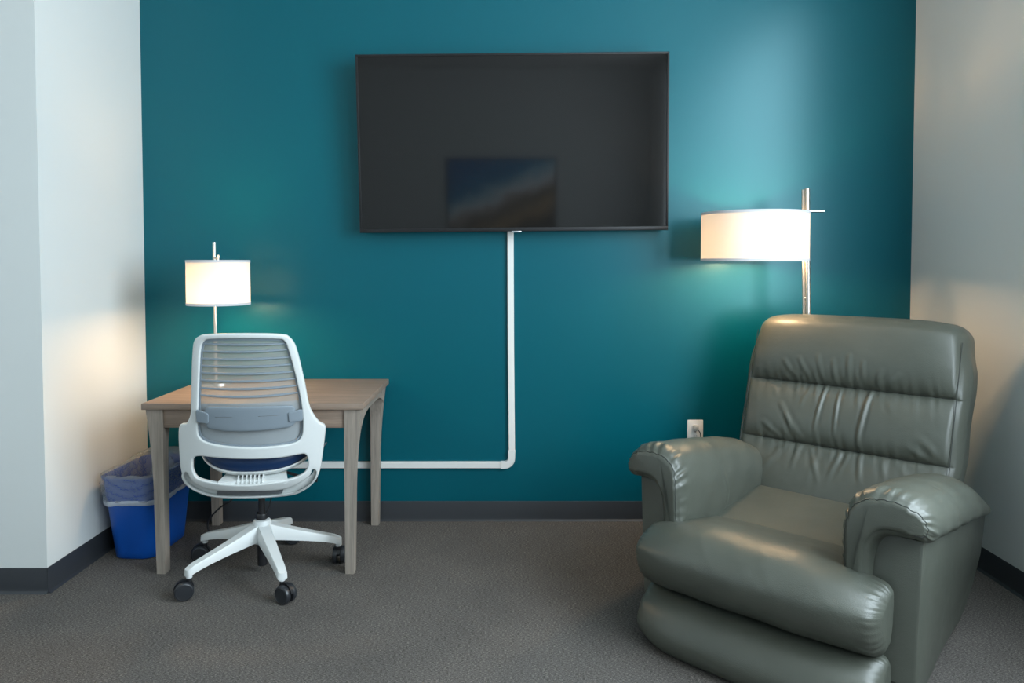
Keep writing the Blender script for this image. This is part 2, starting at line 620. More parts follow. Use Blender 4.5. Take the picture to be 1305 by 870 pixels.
for sx in (-1, 1):
    for sy in (-1, 1):
        desk_leg(sx, sy)
X0 = DX - 0.085
box('front_apron', -X0, X0, DF + 0.022, DF + 0.042, 0.636, 0.717, 'wood_x', dk, 0.001)
box('rear_apron', -X0, X0, DBk - 0.042, DBk - 0.022, 0.636, 0.717, 'wood_x', dk, 0.001)
for sx in (-1, 1):
    bm = bmesh.new()
    rings = []
    for i in range(25):
        t = i / 24
        y = DF + 0.055 + t * (DBk - DF - 0.11)
        e = abs(2 * t - 1)
        zb = 0.683 - 0.05 * e ** 4
        xo = sx * (DX - 0.014)
        xi = sx * (DX - 0.036)
        rings.append([Vector((xi, y, zb)), Vector((xo - sx * 0.004, y, zb)), Vector((xo, y, 0.717)), Vector((xi, y, 0.717))])
    add_loft(bm, rings)
    from_bm('side_apron', bm, 'wood_y', dk, sharp=30)


# ------------------------------------------------------------------ lamps
def drum(parent, c, r, z0, z1, ms='shade'):
    """open drum shade: fabric wall, trim bands, spider ring, socket and bulb"""
    n = 72
    rings = [[Vector((c[0] + r * math.cos(2 * math.pi * k / n), c[1] + r * math.sin(2 * math.pi * k / n), z)) for k in range(n)] for z in np.linspace(z0, z1, 5)]
    sh = loft('lamp_shade', rings, ms, parent, False, False)
    for a, b in ((z0, z0 + 0.012), (z1 - 0.012, z1)):
        pr = [(r - 0.002, a), (r + 0.0015, a), (r + 0.0015, b), (r - 0.002, b)]
        bm = bmesh.new()
        rr = [[Vector((c[0] + q * math.cos(2 * math.pi * k / n), c[1] + q * math.sin(2 * math.pi * k / n), z)) for k in range(n)] for q, z in pr + pr[:1]]
        add_loft(bm, rr, False, False)
        from_bm('shade_trim', bm, 'shade_band', sh, sharp=40)
    return sh


def bulb(parent, c, z, s=1.0, energy=6.0, glow=(1.0, 0.64, 0.33)):
    lathe('socket', [(0.014, z + 0.035 * s), (0.017, z + 0.06), (0.017, z + 0.10), (0.006, z + 0.105)], 'nickel', parent, 20, (c[0], c[1], 0))
    pr = [(0.001, z - 0.032), (0.014, z - 0.029), (0.025, z - 0.017), (0.030, z), (0.026, z + 0.018), (0.016, z + 0.036), (0.013, z + 0.045)]
    lathe('bulb', [(a * s, b_) for a, b_ in pr], 'bulb', parent, 20, (c[0], c[1], 0))
    d = bpy.data.lights.new('bulb_light', 'POINT')
    d.energy = energy
    d.color = glow
    d.shadow_soft_size = 0.045
    o = bpy.data.objects.new('bulb_light', d)
    COL.objects.link(o)
    o.parent = parent
    o.location = (c[0], c[1], z - 0.005)


# floor lamp behind the recliner: pole with a cross arm, shade hangs to the left of the pole
fl = empty('floor_lamp', (1.412, 3.45, 0), 0, 'brushed nickel floor lamp with white drum shade behind the recliner', 'floor lamp')
lathe('base', [(0.001, 0.022), (0.10, 0.022), (0.118, 0.018), (0.122, 0.010), (0.122, 0)], 'nickel', fl, 64)
bm = bmesh.new()
add_tube(bm, [(0.012, 0, 0.015), (-0.022, 0, 1.694)], 0.0115, 20)
add_tube(bm, [(-0.001, 0.016, 0.015), (-0.033, 0.016, 1.690)], 0.0085, 16)
from_bm('pole', bm, 'nickel', fl, sharp=50)
tube('arm', [(-0.30, -0.010, 1.587), (0.054, -0.010, 1.587)], 0.0065, 'nickel', fl, 14)
c = (-0.272, -0.010)
sh = drum(fl, c, 0.243, 1.352, 1.580)
bm = bmesh.new()
for k in range(3):
    a = 0.3 + 2.094 * k
    add_tube(bm, [(c[0], c[1], 1.575), (c[0] + 0.242 * math.cos(a), c[1] + 0.242 * math.sin(a), 1.572)], 0.002, 8)
add_tube(bm, [(c[0], c[1], 1.588), (c[0], c[1], 1.52)], 0.006, 12)
from_bm('spider', bm, 'nickel', fl, sharp=50)
bulb(fl, c, 1.425, 1.0, 25.0)
tube('switch_knob', [(-0.020, 0.0, 1.178), (-0.030, 0.0, 1.178)], 0.004, 'nickel', fl, 12)
# its plug in the upper half of the outlet, cord to the floor behind the chair
lx, ly = 0.951 - 1.412, D - 3.45
box('plug', lx - 0.014, lx + 0.012, ly - 0.034, ly - 0.0105, 0.478, 0.506, 'plug_grey', fl, 0.006)
pts = catmull([(lx + 0.010, ly - 0.030, 0.482), (lx + 0.020, ly - 0.034, 0.46), (lx + 0.022, ly - 0.03, 0.40), (lx + 0.03, ly - 0.03, 0.2), (lx + 0.05, ly - 0.05, 0.03), (-0.30, 0.16, 0.008), (-0.11, 0.03, 0.008)], 8)
tube('power_cord', pts, 0.0026, 'cable', fl, 8)

# table lamp on the desk
tl = empty('table_lamp', (-1.460, 3.585, 0.745), 0, 'brushed nickel table lamp with small white drum shade on the desk', 'table lamp')
lathe('base', [(0.001, 0.016), (0.066, 0.016), (0.074, 0.012), (0.076, 0)], 'nickel', tl, 48)
tube('pole', [(0, 0, 0.01), (-0.001, 0, 0.700)], 0.0078, 'nickel', tl, 16)
c = (0.084, -0.165)
tube('arm', [(-0.0, 0.004, 0.622), (c[0], c[1], 0.622)], 0.0045, 'nickel', tl, 12)
sh = drum(tl, c, 0.1405, 1.148 - 0.745, 1.357 - 0.745)
bm = bmesh.new()
for k in range(3):
    a = 0.6 + 2.094 * k
    add_tube(bm, [(c[0], c[1], 0.606), (c[0] + 0.14 * math.cos(a), c[1] + 0.14 * math.sin(a), 0.603)], 0.0018, 8)
add_tube(bm, [(c[0], c[1], 0.628), (c[0], c[1], 0.55)], 0.005, 12)
lathe('finial', [(0.001, 0.640), (0.006, 0.636), (0.006, 0.626), (0.003, 0.622)], 'nickel', tl, 14, (c[0], c[1], 0))
from_bm('spider', bm, 'nickel', tl, sharp=50)
bulb(tl, c, 0.455, 0.85, 17.0)
pts = catmull([(0.02, 0.05, 0.012), (0.1, 0.150, 0.008), (0.11, 0.1725, 0.002), (0.13, 0.171, -0.2), (0.17, 0.06, -0.47), (0.107, -0.085, -0.543), (0.04, -0.085, -0.590), (-0.012, -0.085, -0.650), (-0.012, -0.085, -0.700), (0.03, -0.07, -0.738), (0.10, 0.02, -0.739), (0.16, 0.14, -0.739)], 8)
tube('power_cord', pts, 0.0042, 'cable', tl, 8)

# ------------------------------------------------------------------ wastebasket with liner
wbk = empty('wastebasket', (-1.715, 3.425, 0), math.radians(-3), 'blue plastic wastebasket under the left end of the desk', 'wastebasket')


def rrect(hx, hy, r, n=8):
    pts = []
    for cx_, cy_, a0 in ((hx - r, hy - r, 0), (-hx + r, hy - r, 90), (-hx + r, -hy + r, 180), (hx - r, -hy + r, 270)):
        for k in range(n + 1):
            a = math.radians(a0 + 90 * k / n)
            pts.append((cx_ + r * math.cos(a), cy_ + r * math.sin(a)))
    return pts


BX0, BY0, BX1, BY1, BH = 0.099, 0.162, 0.126, 0.212, 0.385


def bring(t, off=0.0):
    return rrect(BX0 + (BX1 - BX0) * t + off, BY0 + (BY1 - BY0) * t + off, 0.060 + 0.004 * t + off)


rings = []
for t, off in [(0.0, -0.012), (0.004, -0.004), (0.016, 0.0)] + [(q / 12, 0) for q in range(1, 12)] + [(0.965, 0.0), (0.968, 0.005), (1.0, 0.006), (1.0, 0.001), (0.96, -0.003)] + [(1 - q / 8, -0.004) for q in range(1, 8)] + [(0.01, -0.004)]:
    rings.append([Vector((x, y, t * BH)) for x, y in bring(t, off)])
loft('bin_body', rings, 'bin', wbk, sharp=40)

ln = empty('bin_liner', (-1.715, 3.425, 0), math.radians(-3), 'clear plastic bag lining the blue wastebasket and folded over its rim', 'trash bag')
w1, w2_, w3 = n1d(1, 7, 4), n1d(2, 7, 9), n1d(3, 6, 2)
base_ring = rrect(1, 1, 0.3)
rings = []
NR = 180


def ring_at(t, off):
    p = bring(t, off)
    P = np.array(p + p[:1])
    s = np.concatenate([[0], np.cumsum(np.linalg.norm(np.diff(P, axis=0), axis=1))])
    u = np.linspace(0, s[-1], NR, endpoint=False)
    return np.stack([np.interp(u, s, P[:, 0]), np.interp(u, s, P[:, 1])], 1), u / s[-1]


levels = []
for t in np.linspace(0.70, 1.0, 12):         # skirt outside, going up
    levels.append(('out', t))
for t in (1.03, 1.035, 1.03):
    levels.append(('top', t))
for t in np.linspace(1.0, 0.35, 14):
    levels.append(('in', t))
for i, (kd, t) in enumerate(levels):
    off = {'out': 0.010 + 0.004 * math.sin((t - 0.7) * 10), 'top': 0.004, 'in': -0.014 - 0.03 * (1 - t)}[kd]
    P, u = ring_at(min(t, 1.0), off)
    ctr = P / np.linalg.norm(P, axis=1)[:, None]
    amp = {'out': 0.0075, 'top': 0.004, 'in': 0.010}[kd]
    dsp = amp * (w1(u + 0.05 * t) + 0.8 * w2_(u * 1.0 + t * 0.9)) + (0.004 * np.sin(t * 60 + 9 * w3(u)))
    if kd == 'out':
        dsp = dsp + 0.0035 * w2_(u * 2.5 - t * 1.7) * np.sin(t * 25 + 20 * u)
        dsp = np.maximum(dsp, -0.004)
    P = P + ctr * dsp[:, None]
    z = t * BH + (0.006 * w1(u * 1.3) if kd != 'out' else 0.008 * w3(u) * (1 - (t - 0.7) / 0.3))
    if kd != 'out' and False:
        z = z
    # the bag stands up a little at the wall side
    lift = 0.030 * np.clip((ctr[:, 1] - 0.2), 0, 1) * (1.0 if kd == 'top' else 0.4 if t > 0.9 else 0.0)
    rings.append([Vector((a, b_, zz)) for (a, b_), zz in zip(P, z + lift)])
bm = bmesh.new()
add_loft(bm, rings, False, False)
from_bm('bag', bm, 'liner', ln)
hem = []
P0 = np.array([list(p) for p in rings[0]])
cd = P0[:, :2] / np.linalg.norm(P0[:, :2], axis=1)[:, None]
for dz, o_ in ((-0.010, 0.0015), (-0.008, 0.0035), (0.006, 0.0030), (0.012, 0.0018)):
    hem.append([Vector((a + c_[0] * o_, b_ + c_[1] * o_, z + dz)) for (a, b_, z), c_ in zip(P0, cd)])
bm = bmesh.new()
add_loft(bm, hem, False, False)
from_bm('hem', bm, 'hem', ln)
# gathered corner of the bag standing inside the bin against the wall
rings = []
for i, t in enumerate(np.linspace(0, 1, 9)):
    rr = []
    for k in range(40):
        a = 2 * math.pi * k / 40
        r0 = 0.055 * (1 - 0.45 * t) * (1 + 0.28 * math.sin(5 * a + 2 * t) + 0.12 * math.sin(9 * a - t * 3))
        rr.append(Vector((0.035 + r0 * math.cos(a) * 1.2, 0.06 + r0 * math.sin(a), 0.27 + 0.135 * t + 0.006 * math.sin(3 * a))))
    rings.append(rr)
loft('bag_crumple', rings, 'liner', ln, False, False)

# ------------------------------------------------------------------ task chair
CA = math.radians(9)
ch = empty('task_chair', (-1.085, 3.127, 0), CA, 'white mesh-back office chair on casters with a navy seat, at the desk', 'office chair')


def ysurf(x, z):
    y = -0.235 - 0.20 * max(0, z - 0.5) + 0.95 * x * x
    if z < 0.52:
        y += (0.52 - z) ** 2 * 4
    return y


OUT = [(-0.194, 0.99), (-0.185, 1.041), (-0.166, 1.064), (-0.126, 1.074), (0.016, 1.077), (0.137, 1.07), (0.171, 1.054), (0.193, 1.008), (0.216, 0.882), (0.231, 0.776), (0.248, 0.728), (0.267, 0.697), (0.289, 0.675), (0.286, 0.624), (0.271, 0.522), (0.259, 0.47), (0.233, 0.426), (0.174, 0.39), (0.088, 0.379), (-0.03, 0.38), (-0.144, 0.384), (-0.216, 0.405), (-0.26, 0.44), (-0.277, 0.494), (-0.281, 0.573), (-0.273, 0.694), (-0.239, 0.714), (-0.22, 0.751), (-0.214, 0.805), (-0.203, 0.911)]
UP = [(-0.16, 1.007), (-0.147, 1.043), (-0.114, 1.055), (0.015, 1.056), (0.124, 1.051), (0.151, 1.041), (0.165, 1.001), (0.189, 0.884), (0.205, 0.766), (0.206, 0.683), (0.198, 0.642), (0.171, 0.621), (0.106, 0.615), (0.025, 0.615), (-0.074, 0.622), (-0.151, 0.635), (-0.185, 0.654), (-0.194, 0.69), (-0.183, 0.807), (-0.169, 0.938)]
LOW = [(-0.227, 0.541), (-0.22, 0.567), (-0.192, 0.578), (-0.112, 0.572), (0.003, 0.566), (0.116, 0.563), (0.19, 0.569), (0.213, 0.564), (0.221, 0.539), (0.217, 0.504), (0.191, 0.478), (0.141, 0.464), (0.08, 0.459), (0.004, 0.455), (-0.081, 0.458), (-0.144, 0.466), (-0.208, 0.482), (-0.226, 0.512)]
SLIT = [(-0.271, 0.485), (-0.262, 0.501), (-0.251, 0.498), (-0.234, 0.467), (-0.197, 0.44), (-0.138, 0.427), (-0.008, 0.422), (0.117, 0.417), (0.184, 0.44), (0.223, 0.467), (0.234, 0.491), (0.245, 0.492), (0.249, 0.476), (0.24, 0.449), (0.213, 0.418), (0.167, 0.391), (0.112, 0.386), (-0.014, 0.390), (-0.145, 0.395), (-0.197, 0.406), (-0.245, 0.436), (-0.266, 0.463)]


def mp(off, thick=1.0):
    return lambda x, z, d: Vector((x, ysurf(x, z) + off - d * thick, z))


filled('back_frame', [OUT, UP, LOW, SLIT], 0.015, 0.007, mp(0.0), 'chair_white', ch)


def scaled(P, k, dx=0, dz=0):
    c_ = np.mean(P, axis=0)
    return [((x - c_[0]) * k + c_[0] + dx, (z - c_[1]) * k + c_[1] + dz) for x, z in P]


# recess walls behind the slit: pale channel with a darker middle insert
filled('frame_channel', [scaled(SLIT, 1.03)], 0.002, 0.0005, mp(0.014), 'chair_white', ch)
INS = [(-0.140, 0.424), (-0.01, 0.4195), (0.118, 0.415), (0.110, 0.390), (-0.015, 0.392), (-0.148, 0.397)]
filled('frame_insert', [INS], 0.003, 0.001, mp(0.006), 'chair_dark', ch, k=1)


def grid_sheet(name, outline_l, outline_r, zs, off, m, parent):
    """sheet between a left and right edge (functions of z) on the back surface"""
    bm = bmesh.new()
    rows = []
    for z in zs:
        a, b_ = outline_l(z), outline_r(z)
        rows.append([bm.verts.new((x, ysurf(x, z) + off, z)) for x in np.linspace(a, b_, 25)])
    for r, s in zip(rows[:-1], rows[1:]):
        for i in range(24):
            bm.faces.new((r[i], r[i + 1], s[i + 1], s[i]))
    return from_bm(name, bm, m, parent)


UPs = np.array(catmull(UP, 6, True))
_c = UPs.mean(0)
lf = UPs[UPs[:, 0] < _c[0]]; lf = lf[lf[:, 1].argsort()]
rg = UPs[UPs[:, 0] >= _c[0]]; rg = rg[rg[:, 1].argsort()]
eL = lambda z: np.interp(z, lf[:, 1], lf[:, 0]) - 0.006
eR = lambda z: np.interp(z, rg[:, 1], rg[:, 0]) + 0.006
grid_sheet('mesh_panel', eL, eR, np.linspace(0.795, 1.060, 30), 0.006, 'mesh', ch)
grid_sheet('lower_mesh_panel', eL, eR, np.linspace(0.612, 0.795, 24), 0.006, 'mesh_low', ch)
# thin grey border where the mesh meets the frame
filled('mesh_border', [scaled(UP, 1.012), scaled(UP, 0.965)], 0.004, 0.0015, mp(0.001), 'chair_grey', ch)
ribz = [(1.037, 1.031, 1.031), (1.007, 1.003, 1.007), (0.977, 0.974, 0.976), (0.949, 0.944, 0.946), (0.921, 0.915, 0.916), (0.891, 0.885, 0.887), (0.860, 0.854, 0.858), (0.831, 0.822, 0.829)]
for a, b_, c_ in ribz:
    bm = bmesh.new()
    rings = []
    xa, xb = eL((a + c_) / 2) + 0.006, eR((a + c_) / 2) - 0.006
    for x in np.linspace(xa, xb, 21):
        t = (x - xa) / (xb - xa)
        z = a * (1 - t) * (1 - 2 * t) + 4 * t * (1 - t) * b_ + c_ * t * (2 * t - 1)
        y = ysurf(x, z)
        h, d = 0.0036 + 0.0012 * math.sin(math.pi * t), 0.004
        rings.append([Vector((x, y - d, z - h * .6)), Vector((x, y - d, z + h * .6)), Vector((x, y - d * .4, z + h)), Vector((x, y + d, z + h)), Vector((x, y + d, z - h)), Vector((x, y - d * .4, z - h))])
    add_loft(bm, rings)
    from_bm('back_rib', bm, 'chair_grey', ch, sharp=50)
LUM = [(-0.156, 0.78), (-0.148, 0.787), (0.01, 0.786), (0.169, 0.781), (0.179, 0.774), (0.180, 0.74), (0.176, 0.700), (0.164, 0.690), (0.09, 0.6855), (0.028, 0.683), (-0.071, 0.685), (-0.150, 0.696), (-0.158, 0.706), (-0.159, 0.745)]
xs_t, zs_t = zip(*[p for p in LUM if p[1] > 0.77]); xs_b, zs_b = zip(*sorted(p for p in LUM if p[1] < 0.72))
rings = []
for x in np.concatenate([np.linspace(-0.159, -0.148, 5), np.linspace(-0.14, 0.172, 26), np.linspace(0.174, 0.181, 4)]):
    e = min(x + 0.1595, 0.1815 - x)
    kk = math.sqrt(max(0.02, 1 - max(0, 1 - e / 0.014) ** 2))
    zt, zb = np.interp(x, xs_t, zs_t), np.interp(x, xs_b, zs_b)
    zm, hh = (zt + zb) / 2, (zt - zb) / 2 - 0.012 * (1 - kk)
    th = 0.004 + 0.004 * kk
    ring = []
    for q in range(24):
        a = 2 * math.pi * q / 24
        yy = -0.012 - th * math.copysign(abs(math.sin(a)) ** 0.45, math.sin(a))
        zz = zm + hh * math.copysign(abs(math.cos(a)) ** 0.35, math.cos(a))
        ring.append(Vector((x, ysurf(x, zz) + yy, zz)))
    rings.append(ring)
lum = loft('lumbar_support', rings, 'chair_grey', ch)
for a, b_, s in ((-0.118, -0.052, 0.745), (0.045, 0.125, 0.745)):
    bm = bmesh.new()
    add_tube(bm, [(x, ysurf(x, s) - 0.0200, s + 0.0) for x in np.linspace(a, b_, 8)], 0.0009, 6)
    from_bm('groove_line', bm, 'chair_dark', lum)
for P in ([(-0.192, 0.770), (-0.181, 0.771), (-0.146, 0.759), (-0.144, 0.740), (-0.147, 0.720), (-0.168, 0.720), (-0.190, 0.724), (-0.193, 0.747)],
          [(0.158, 0.752), (0.180, 0.757), (0.205, 0.760), (0.208, 0.738), (0.207, 0.715), (0.182, 0.713), (0.159, 0.714), (0.157, 0.733)]):
    filled('lumbar_clip', [P], 0.008, 0.003, mp(-0.018), 'chair_grey', ch, k=3)

# seat cushion + shell
def blob_ring(hx, hy, cx_, cy_, z, n=56, p=2.8, dz=None):
    r = []
    for k in range(n):
        a = 2 * math.pi * k / n
        ca, sa = math.cos(a), math.sin(a)
        x = hx * math.copysign(abs(ca) ** (2 / p), ca)
        y = hy * math.copysign(abs(sa) ** (2 / p), sa)
        zz = z + (0.055 * (abs(x) / 0.24) ** 2.6 if dz is None else dz(x, y))
        r.append(Vector((cx_ + x, cy_ + y, zz)))
    return r


SCY, SCX = 0.045, 0.006
rings = [blob_ring(a, b_, SCX, SCY, z) for a, b_, z in ((0.10, 0.12, 0.484), (0.19, 0.20, 0.485), (0.222, 0.232, 0.492), (0.238, 0.247, 0.508), (0.240, 0.249, 0.532), (0.234, 0.242, 0.552), (0.212, 0.220, 0.566), (0.12, 0.13, 0.574), (0.03, 0.03, 0.574))]
loft('seat', rings, 'navy', ch)
rings = [blob_ring(a, b_, SCX, SCY, z) for a, b_, z in ((0.10, 0.11, 0.470), (0.19, 0.198, 0.473), (0.226, 0.236, 0.482), (0.241, 0.250, 0.494), (0.2425, 0.2515, 0.4975), (0.236, 0.246, 0.499), (0.19, 0.19, 0.490))]
loft('seat_shell', rings, 'chair_white', ch)
# support that ties the frame to the seat, with a row of ribs
bm = bmesh.new()
rings = []
for y, hw, z0, z1 in ((-0.215, 0.135, 0.447, 0.468), (-0.17, 0.125, 0.440, 0.476), (-0.08, 0.11, 0.425, 0.482), (0.02, 0.095, 0.415, 0.485), (0.09, 0.07, 0.42, 0.480)):
    rings.append([Vector((SCX + a, y, z)) for a, z in ((-hw, z0 + .006), (-hw + .01, z0), (hw - .01, z0), (hw, z0 + .006), (hw, z1), (-hw, z1))])
add_loft(bm, rings)
from_bm('seat_support', bm, 'chair_white', ch, sharp=35)
for k in range(7):
    x = -0.055 + 0.016 * k
    bm = bmesh.new()
    add_loft(bm, [[Vector((x + d, y, z)) for d, z in ((0, 0.452), (0.004, 0.452), (0.004, zt), (0, zt))] for y, zt in ((-0.222, 0.462), (-0.200, 0.486), (-0.14, 0.489))])
    from_bm('support_rib', bm, 'chair_white', ch, smooth=False)
lathe('mechanism', [(0.05, 0.425), (0.055, 0.41), (0.05, 0.372), (0.03, 0.358), (0.016, 0.35)], 'chair_dark', ch, 28)
lathe('gas_column', [(0.0145, 0.37), (0.0145, 0.262), (0.024, 0.262), (0.026, 0.256), (0.026, 0.240), (0.022, 0.236), (0.0205, 0.13), (0.0205, 0.036), (0.017, 0.033)], 'black', ch, 28)
bm = bmesh.new()
add_tube(bm, catmull([(0.20, 0.02, 0.470), (0.245, 0.01, 0.500), (0.262, 0.0, 0.540), (0.276, 0.0, 0.560)], 5), 0.0035, 8)
from_bm('height_lever', bm, 'silver', ch, sharp=40)
tube('control_cable', catmull([(0.03, -0.02, 0.42), (0.05, -0.03, 0.37), (0.036, -0.022, 0.30), (0.02, -0.01, 0.262)], 8), 0.003, 'cable', ch, 8)
tube('tension_knob', [(0.10, 0.02, 0.430), (0.20, 0.0, 0.400), (0.236, 0.0, 0.394)], [0.006, 0.007, 0.010], 'black', ch, 14)

# five-star base
lathe('hub', [(0.023, 0.236), (0.034, 0.233), (0.040, 0.222), (0.046, 0.17), (0.044, 0.14), (0.030, 0.132), (0.021, 0.131)], 'chair_white', ch, 36)
cast = [(-1.322, 2.849), (-0.911, 2.829), (-0.767, 3.218), (-1.077, 3.475), (-1.425, 3.261)]
offs = [229.5, 302.2, 15.0, 87.5, 158.0]
dirs = [205, 330, 95, 20, 190]       # how each caster has swivelled
for (cxw, cyw), ang, sw in zip(cast, offs, dirs):
    a = math.radians(ang) - CA
    u = Vector((math.cos(a), math.sin(a), 0)); s = Vector((-math.sin(a), math.cos(a), 0))
    rings = []
    for t in np.linspace(0, 1, 15):
        r = 0.012 + t * 0.318
        ztop = 0.228 - 0.100 * t ** 0.85
        if t > 0.93:
            ztop -= 0.006
        zb = 0.140 - 0.045 * t ** 1.1
        zb = zb + 0.012 * (1 - t ** 6)
        hw = 0.030 - 0.011 * t
        rings.append([u * r + s * q + Vector((0, 0, z)) for q, z in ((-hw, zb), (-hw * .95, ztop - 0.006), (-hw * .78, ztop), (hw * .78, ztop), (hw * .95, ztop - 0.006), (hw, zb))])
    # rounded nose dropping to the caster stem
    e = rings[-1]
    r = 0.336
    rings.append([u * r + s * q * 0.7 + Vector((0, 0, z)) for q, z in ((-0.018, 0.092), (-0.016, 0.108), (-0.012, 0.120), (0.012, 0.120), (0.016, 0.108), (0.018, 0.092))])
    bm = bmesh.new()
    add_loft(bm, rings)
    c0 = u * 0.322
    add_tube(bm, [c0 + Vector((0, 0, 0.105)), c0 + Vector((0, 0, 0.085))], 0.012, 14)
    from_bm('base_arm', bm, 'chair_white', ch, sharp=45)
    # twin wheel caster
    w0 = Vector((-1.085, 3.127, 0)) 
    ct = empty_l = None
    b2 = math.radians(sw) - CA
    f = Vector((math.cos(b2), math.sin(b2), 0)); g = Vector((-math.sin(b2), math.cos(b2), 0))
    cc = c0 + f * 0.020
    bm = bmesh.new()
    rings = []
    for k in range(9):       # hood over the wheels
        th = math.radians(20 + 150 * k / 8)
        p = cc + f * (-math.cos(th) * 0.037) + Vector((0, 0, 0.037 + math.sin(th) * 0.042))
        nrm = (f * (-math.cos(th)) + Vector((0, 0, math.sin(th)))) * 0.003
        rings.append([p - g * 0.007, p - g * 0.007 + nrm, p + g * 0.007 + nrm, p + g * 0.007])
    add_loft(bm, rings)
    add_tube(bm, [c0 + Vector((0, 0, 0.092)), c0 + Vector((0, 0, 0.05))], 0.010, 12)
    add_tube(bm, [cc - g * 0.024 + Vector((0, 0, 0.037)), cc + g * 0.024 + Vector((0, 0, 0.037))], 0.006, 10)
    cst = from_bm('caster', bm, 'black', ch, sharp=40)
    for sd in (-1, 1):
        bm = bmesh.new()
        rings = []
        for r_w, d in ((0.030, 0.007), (0.0365, 0.008), (0.0375, 0.012), (0.0375, 0.020), (0.035, 0.0255), (0.030, 0.0275), (0.029, 0.0262), (0.012, 0.0268), (0.002, 0.027)):
            rings.append([cc + g * sd * d + f * r_w * math.cos(t) + Vector((0, 0, 0.0375 + r_w * math.sin(t))) for t in [2 * math.pi * k / 32 for k in range(32)]])
        add_loft(bm, rings)
        from_bm('wheel', bm, 'caster_grey', cst, sharp=40)

# ------------------------------------------------------------------ recliner
RA = math.atan2(-0.68, 0.733)
TH = math.radians(8.5)
rec = empty('recliner_armchair', (0.862, 2.488, 0), RA, 'grey-green leather recliner armchair angled in the right corner', 'armchair')
cT, sT = math.cos(TH), math.sin(TH)


def body(x, y, z):
    """the upholstered body is tipped back on its rocker base"""
    return Vector((x, -0.06 + y * cT + z * sT, 0.06 - y * sT + z * cT))


def bloft(name, rings, parent, m='leather', cap0=True, cap1=True, sharp=None):
    return loft(name, [[body(*p) for p in r] for r in rings], m, parent, cap0, cap1, sharp=sharp)


def btube(name, pts, r, parent, m='leather_seam', n=8):
    return tube(name, [body(*p) for p in pts], r, m, parent, n)


def gau(x, c_, w):
    return np.exp(-((x - c_) / w) ** 2)


# --- side boxes below the arms
for sd in (1, -1):
    prof = catmull([(0.0, 0.03), (0.0, 0.25), (0.0, 0.455)], 4) + [np.array(p) for p in ((0.012, 0.470), (0.45, 0.470), (0.90, 0.470))]
    prof += catmull([(0.925, 0.455), (0.905, 0.38), (0.865, 0.28), (0.80, 0.17), (0.70, 0.095), (0.60, 0.072), (0.40, 0.045), (0.2, 0.010), (0.03, -0.01)], 5)
    rings = []
    pc = np.mean(prof, axis=0)
    for xx, ins in ((0.350, 0.0), (0.488, 0.0), (0.496, 0.004), (0.500, 0.012)):
        ring = []
        for y, z in prof:
            yy = y + (ins if y < 0.3 else -ins)
            xt = xx - 0.030 * max(0, (0.30 - z)) / 0.30 * min(1, y / 0.6) if xx > 0.4 else xx
            if sd < 0 and xx > 0.4:
                xt -= 0.135 * max(0, 0.47 - z) * max(0, 1 - y / 0.4)
            ring.append((sd * xt, yy, z))
        rings.append(ring)
    bx = bloft('arm_box', rings, rec, sharp=28)
    btube('box_seam', [(sd * (0.4925 - (0.135 * max(0, 0.47 - z) if sd < 0 else 0)), 0.004, z) for z in np.linspace(0.0, 0.455, 8)], 0.0016, bx)

# --- arm pads (inverted L, padded top and inner face)
loopR = [(0.478, 0.462), (0.512, 0.458), (0.533, 0.482), (0.528, 0.530), (0.495, 0.575), (0.43, 0.598), (0.36, 0.592), (0.308, 0.560), (0.283, 0.49), (0.279, 0.41), (0.284, 0.32), (0.298, 0.262), (0.335, 0.255), (0.362, 0.290), (0.366, 0.360), (0.376, 0.420), (0.400, 0.452), (0.44, 0.462)]
mid = [(0.50, 0.505), (0.50, 0.505), (0.50, 0.505), (0.49, 0.52), (0.455, 0.53), (0.42, 0.53), (0.37, 0.52), (0.33, 0.49), (0.318, 0.45), (0.318, 0.39), (0.318, 0.33), (0.318, 0.31), (0.318, 0.31), (0.318, 0.33), (0.318, 0.38), (0.33, 0.44), (0.38, 0.50), (0.45, 0.512)]
LP = np.array(catmull(loopR, 9, True)); MP = np.array(catmull(mid, 9, True))
nL = len(LP)
sgat = n1d(11, 9, 14)
sg2 = n1d(12, 9, 26)
